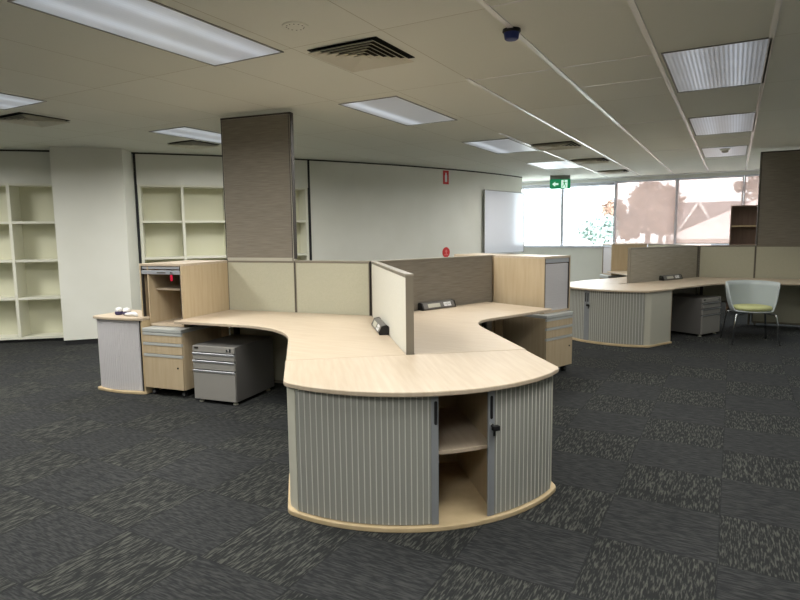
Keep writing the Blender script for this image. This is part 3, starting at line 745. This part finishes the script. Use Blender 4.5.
# tub chair
def chair(x, y, bearing):
    r = empty('tub_chair', (x,y,0), math.radians(90-bearing), 'pale grey tub chair with green cushion and chrome legs at the far desk', 'chair')
    # local +X is where the sitter faces
    n, m = 40, 12; V = []; F = []; th = .012
    def rim(phi):      # height of the shell edge round the seat, phi = 0 front, PI back
        p = abs((phi+PI)%(2*PI)-PI); t = min(1, max(0, (p-math.radians(42))/math.radians(36))); t = t*t*(3-2*t)
        return .425 + .345*t + .02*(1-math.cos(p))/2
    for k in range(n):
        phi = 2*PI*k/n
        for j in range(m):
            t = j/(m-1); zt = rim(phi)
            if t < .45: u = t/.45; rr = .05+.17*u; z = .395+.015*u*u
            else: u = (t-.45)/.55; rr = .22+.065*math.sin(u*PI/2); z = .41+(zt-.41)*u**1.15
            V.append((math.cos(phi)*rr*.95, math.sin(phi)*rr*1.06, z))
    ca, sa = math.cos(-.16), math.sin(-.16); V = [(x*ca-y*sa, x*sa+y*ca, z) for x,y,z in V]
    mb = MB(); mb.v = V
    for k in range(n):
        for j in range(m-1):
            a = k*m+j; b = ((k+1)%n)*m+j; mb.f.append((a,b,b+1,a+1))
    mb.f.append(tuple(k*m for k in range(n-1,-1,-1)))
    sh = mb.build('shell', 'shell', r, smooth=True)
    so = sh.modifiers.new('thickness','SOLIDIFY'); so.thickness = .012; so.offset = 0
    MB().lathe([(.0,.425),(.17,.425),(.215,.437),(.226,.458),(.216,.478),(.17,.487),(.0,.489)], (.035,0,0), 32).build('seat_cushion', 'green_pad', r, smooth=True)
    for sx in (1,-1):
        for sy in (1,-1):
            top = (sx*.10, sy*.12, .392); k1 = (sx*.17, sy*.215, .385); k2 = (sx*.19, sy*.235, .355); ft = (sx*.235, sy*.275, .012)
            lg = MB().tube([top,k1,(sx*.183,sy*.228,.375),k2,ft], .011, 12).build('leg', 'chrome', r, smooth=True)
            MB().lathe([(.014,0),(.014,.014),(.011,.016)], (ft[0],ft[1],0), 12).build('foot_cap', 'black', lg)
chair(.24, 8.92, 163)

# open bookcase standing beyond the far partitions
r = empty('bookcase', (.245,12.35,0), 0, 'brown open bookcase beside the tall panel, in front of the window', 'bookcase')
for x in (-.30,.30): MB().box(x-.011,x+.011,-.16,.16,0,1.88).build('side_panel', 'brown', r, bevel=.002)
MB().box(-.289,.289,.148,.16,0,1.88).build('back_panel', 'brown', r)
for z in (.06,.43,.80,1.17,1.505,1.858): MB().box(-.289,.289,-.158,.148,z,z+.022).build('shelf', 'edge' if 1.4 < z < 1.6 else 'brown', r, bevel=.002)

# ------------------------------------------------------------------ outside
out_g = MB().box(-90, 90, 15.2, 140, -1.3, -1.2).build('ground_outside', noisy('pale_bounce_ground', (196,194,186), (206,204,197), (1,1,1), 3, .95)); struct(out_g)  # ground colour made pale to bounce daylight up onto the ceiling
leaf = noisy('tree_leaves', (140,156,148), (160,174,166), (3,3,3), 3, .9)
leaf2 = noisy('brown_leaves', (134,108,92), (154,128,112), (3,3,3), 3, .9)
bark = mat('bark', (92,78,64), .9)
def tree(x, y, h, rad, m, label, dens=900, sq=1.0, seed=None):
    r = empty('tree', (x,y,-1.2), 0, label, 'tree', None)
    MB().tube([(0,0,0),(.1,.05,h*.35),(0,0,h*.7)], [.22,.16,.07], 8).build('trunk', bark, r)
    c = MB(); rnd = random.Random(int(x*100+h*7) if seed is None else seed)
    blobs = [(rnd.gauss(0,.45)*rad, rnd.gauss(0,.45)*rad, h*.62+rnd.gauss(0,.28)*rad*sq, rad*rnd.uniform(.35,.6)) for _ in range(9)]
    for _ in range(dens):
        bx,by,bz,br = rnd.choice(blobs)
        u = Vector((rnd.gauss(0,1),rnd.gauss(0,1),rnd.gauss(0,1))).normalized()*br*rnd.uniform(.6,1)
        p = Vector((bx,by,bz))+u; s = rnd.uniform(.10,.22)
        a = Vector((rnd.gauss(0,1),rnd.gauss(0,1),rnd.gauss(0,1))).normalized()*s; b = a.cross(u).normalized()*s*.6
        k = len(c.v); c.v += [tuple(p-a), tuple(p+b), tuple(p+a), tuple(p-b)]; c.f.append((k,k+1,k+2,k+3))
    c.build('foliage', m, r)
tree(-5.75, 30, 4.1, 1.0, leaf, 'pale tree outside the bright left window', 1300)
tree(-4.42, 37, 6.1, 1.75, leaf2, 'big brownish tree filling the first blinded window', 5200, 1.25, -407)
tree(-5.2, 52, 7.8, 2.0, leaf2, 'brownish tree outside, left of the gabled roof', 1600)
tree(1.6, 62, 10.4, 1.5, leaf2, 'brownish tree outside, above the bookcase', 1600)
rw = mat('render_wall',(214,196,186),.8); r1 = mat('roof_tiles',(120,104,102),.8); r2 = mat('pale_roof',(224,206,202),.8); wb = mat('white_barge',(240,236,234),.6); dw = mat('dark_window',(90,92,98),.3)
# house with a cross gable
hx, hy = 1.2, 42.0
r = empty('house', (hx,hy,-1.2), 0, 'house outside with a white-edged gable seen through the blind', 'house')
MB().box(-4.9,5.5,-1.5,4,0,2.5).build('wall_block', rw, r)
rf = MB(); t = MB().prism([(-2.1,2.4),(4.6,2.4),(1.2,4.38)], -5.2, 5.8); rf.v = [(z,x,y) for x,y,z in t.v]; rf.f = t.f
rf = rf.build('roof', r1, r)
gb = MB().prism_y([(-4.25,2.45),(-1.95,2.45),(-3.1,4.30)], -2.3, 1.0).build('gable_roof', r1, r)
bb = MB()
for s_ in (-1,1):
    p0 = Vector((-3.1+s_*1.25,2.32)); p1 = Vector((-3.1,4.42)); bb.prism_y([tuple(p0),tuple(p1),tuple(p1-Vector((0,.30))),tuple(p0-Vector((0,.24)))] , -2.42, -2.3)
bb.build('barge_board', wb, gb)
for x in (-1.0,2.0): MB().box(x-.6,x+.6,-1.53,-1.5,.9,2.1).build('window', dw, r)
# nearer house with a pale hipped roof
hx, hy = 2.4, 33.0
r = empty('house', (hx,hy,-1.2), 0, 'low house outside with a pale hipped roof, right of the gable', 'house')
MB().box(-4.4,5,-2.2,3,0,2.42).build('wall_block', rw, r)
hp = MB(); hp.v = [(-4.9,-2.7,2.4),(5.5,-2.7,2.4),(5.5,3.5,2.4),(-4.9,3.5,2.4),(-.4,.4,4.55),(2.2,.4,4.55),(-4.9,-2.7,2.25),(5.5,-2.7,2.25),(5.5,3.5,2.25),(-4.9,3.5,2.25)]
hp.f = [(0,1,5,4),(1,2,5),(2,3,4,5),(3,0,4),(0,6,7,1),(1,7,8,2),(2,8,9,3),(3,9,6,0),(6,9,8,7)]
rf = hp.build('roof', r2, r)
MB().box(-4.95,5.55,-2.8,-2.7,2.22,2.4).build('gutter', wb, rf)
for x in (-2.6,1.4): MB().box(x-.7,x+.7,-2.23,-2.2,.9,2.0).build('window', dw, r)

# ------------------------------------------------------------------ light from the windows
w = bpy.data.worlds.new('sky'); S.world = w; w.use_nodes = True
bg = w.node_tree.nodes['Background']; bg.inputs['Color'].default_value = (.88,.94,1.0,1); bg.inputs['Strength'].default_value = 6.5
for (x0,x1) in ((-7.2,-1.15),(-1.1,3.9)):
    pl = bpy.data.lights.new('window_portal','AREA'); pl.shape = 'RECTANGLE'; pl.size = x1-x0; pl.size_y = 1.5; pl.cycles.is_portal = True
    po = bpy.data.objects.new('window_portal', pl); COL.objects.link(po); po.location = ((x0+x1)/2, YF+.22, 1.83); po.rotation_euler = (-PI/2,0,0)

# ------------------------------------------------------------------ camera
cd = bpy.data.cameras.new('camera'); cam = bpy.data.objects.new('camera', cd); COL.objects.link(cam)
cd.sensor_width = 36; cd.lens = 594.14/800*36; cd.clip_start = .05; cd.clip_end = 400
rv, uv_, fv = Vector((0.87306541,0.48746573,-0.01157375)), Vector((-0.04521514,0.10456975,0.99348918)), Vector((-0.48550219,0.86685773,-0.11333707))
mw = Matrix.Identity(4)
for i in range(3): mw[i][0] = rv[i]; mw[i][1] = uv_[i]; mw[i][2] = -fv[i]
mw[2][3] = EYE
cam.matrix_world = mw
S.camera = cam
S.view_settings.view_transform = 'Standard'; S.view_settings.look = 'None'; S.view_settings.gamma = 1; S.view_settings.exposure = 0.70
S.view_settings.use_curve_mapping = False
S.cycles.use_denoising = True; S.cycles.max_bounces = 8; S.cycles.diffuse_bounces = 5; S.cycles.transparent_max_bounces = 12
S.cycles.sample_clamp_indirect = 8
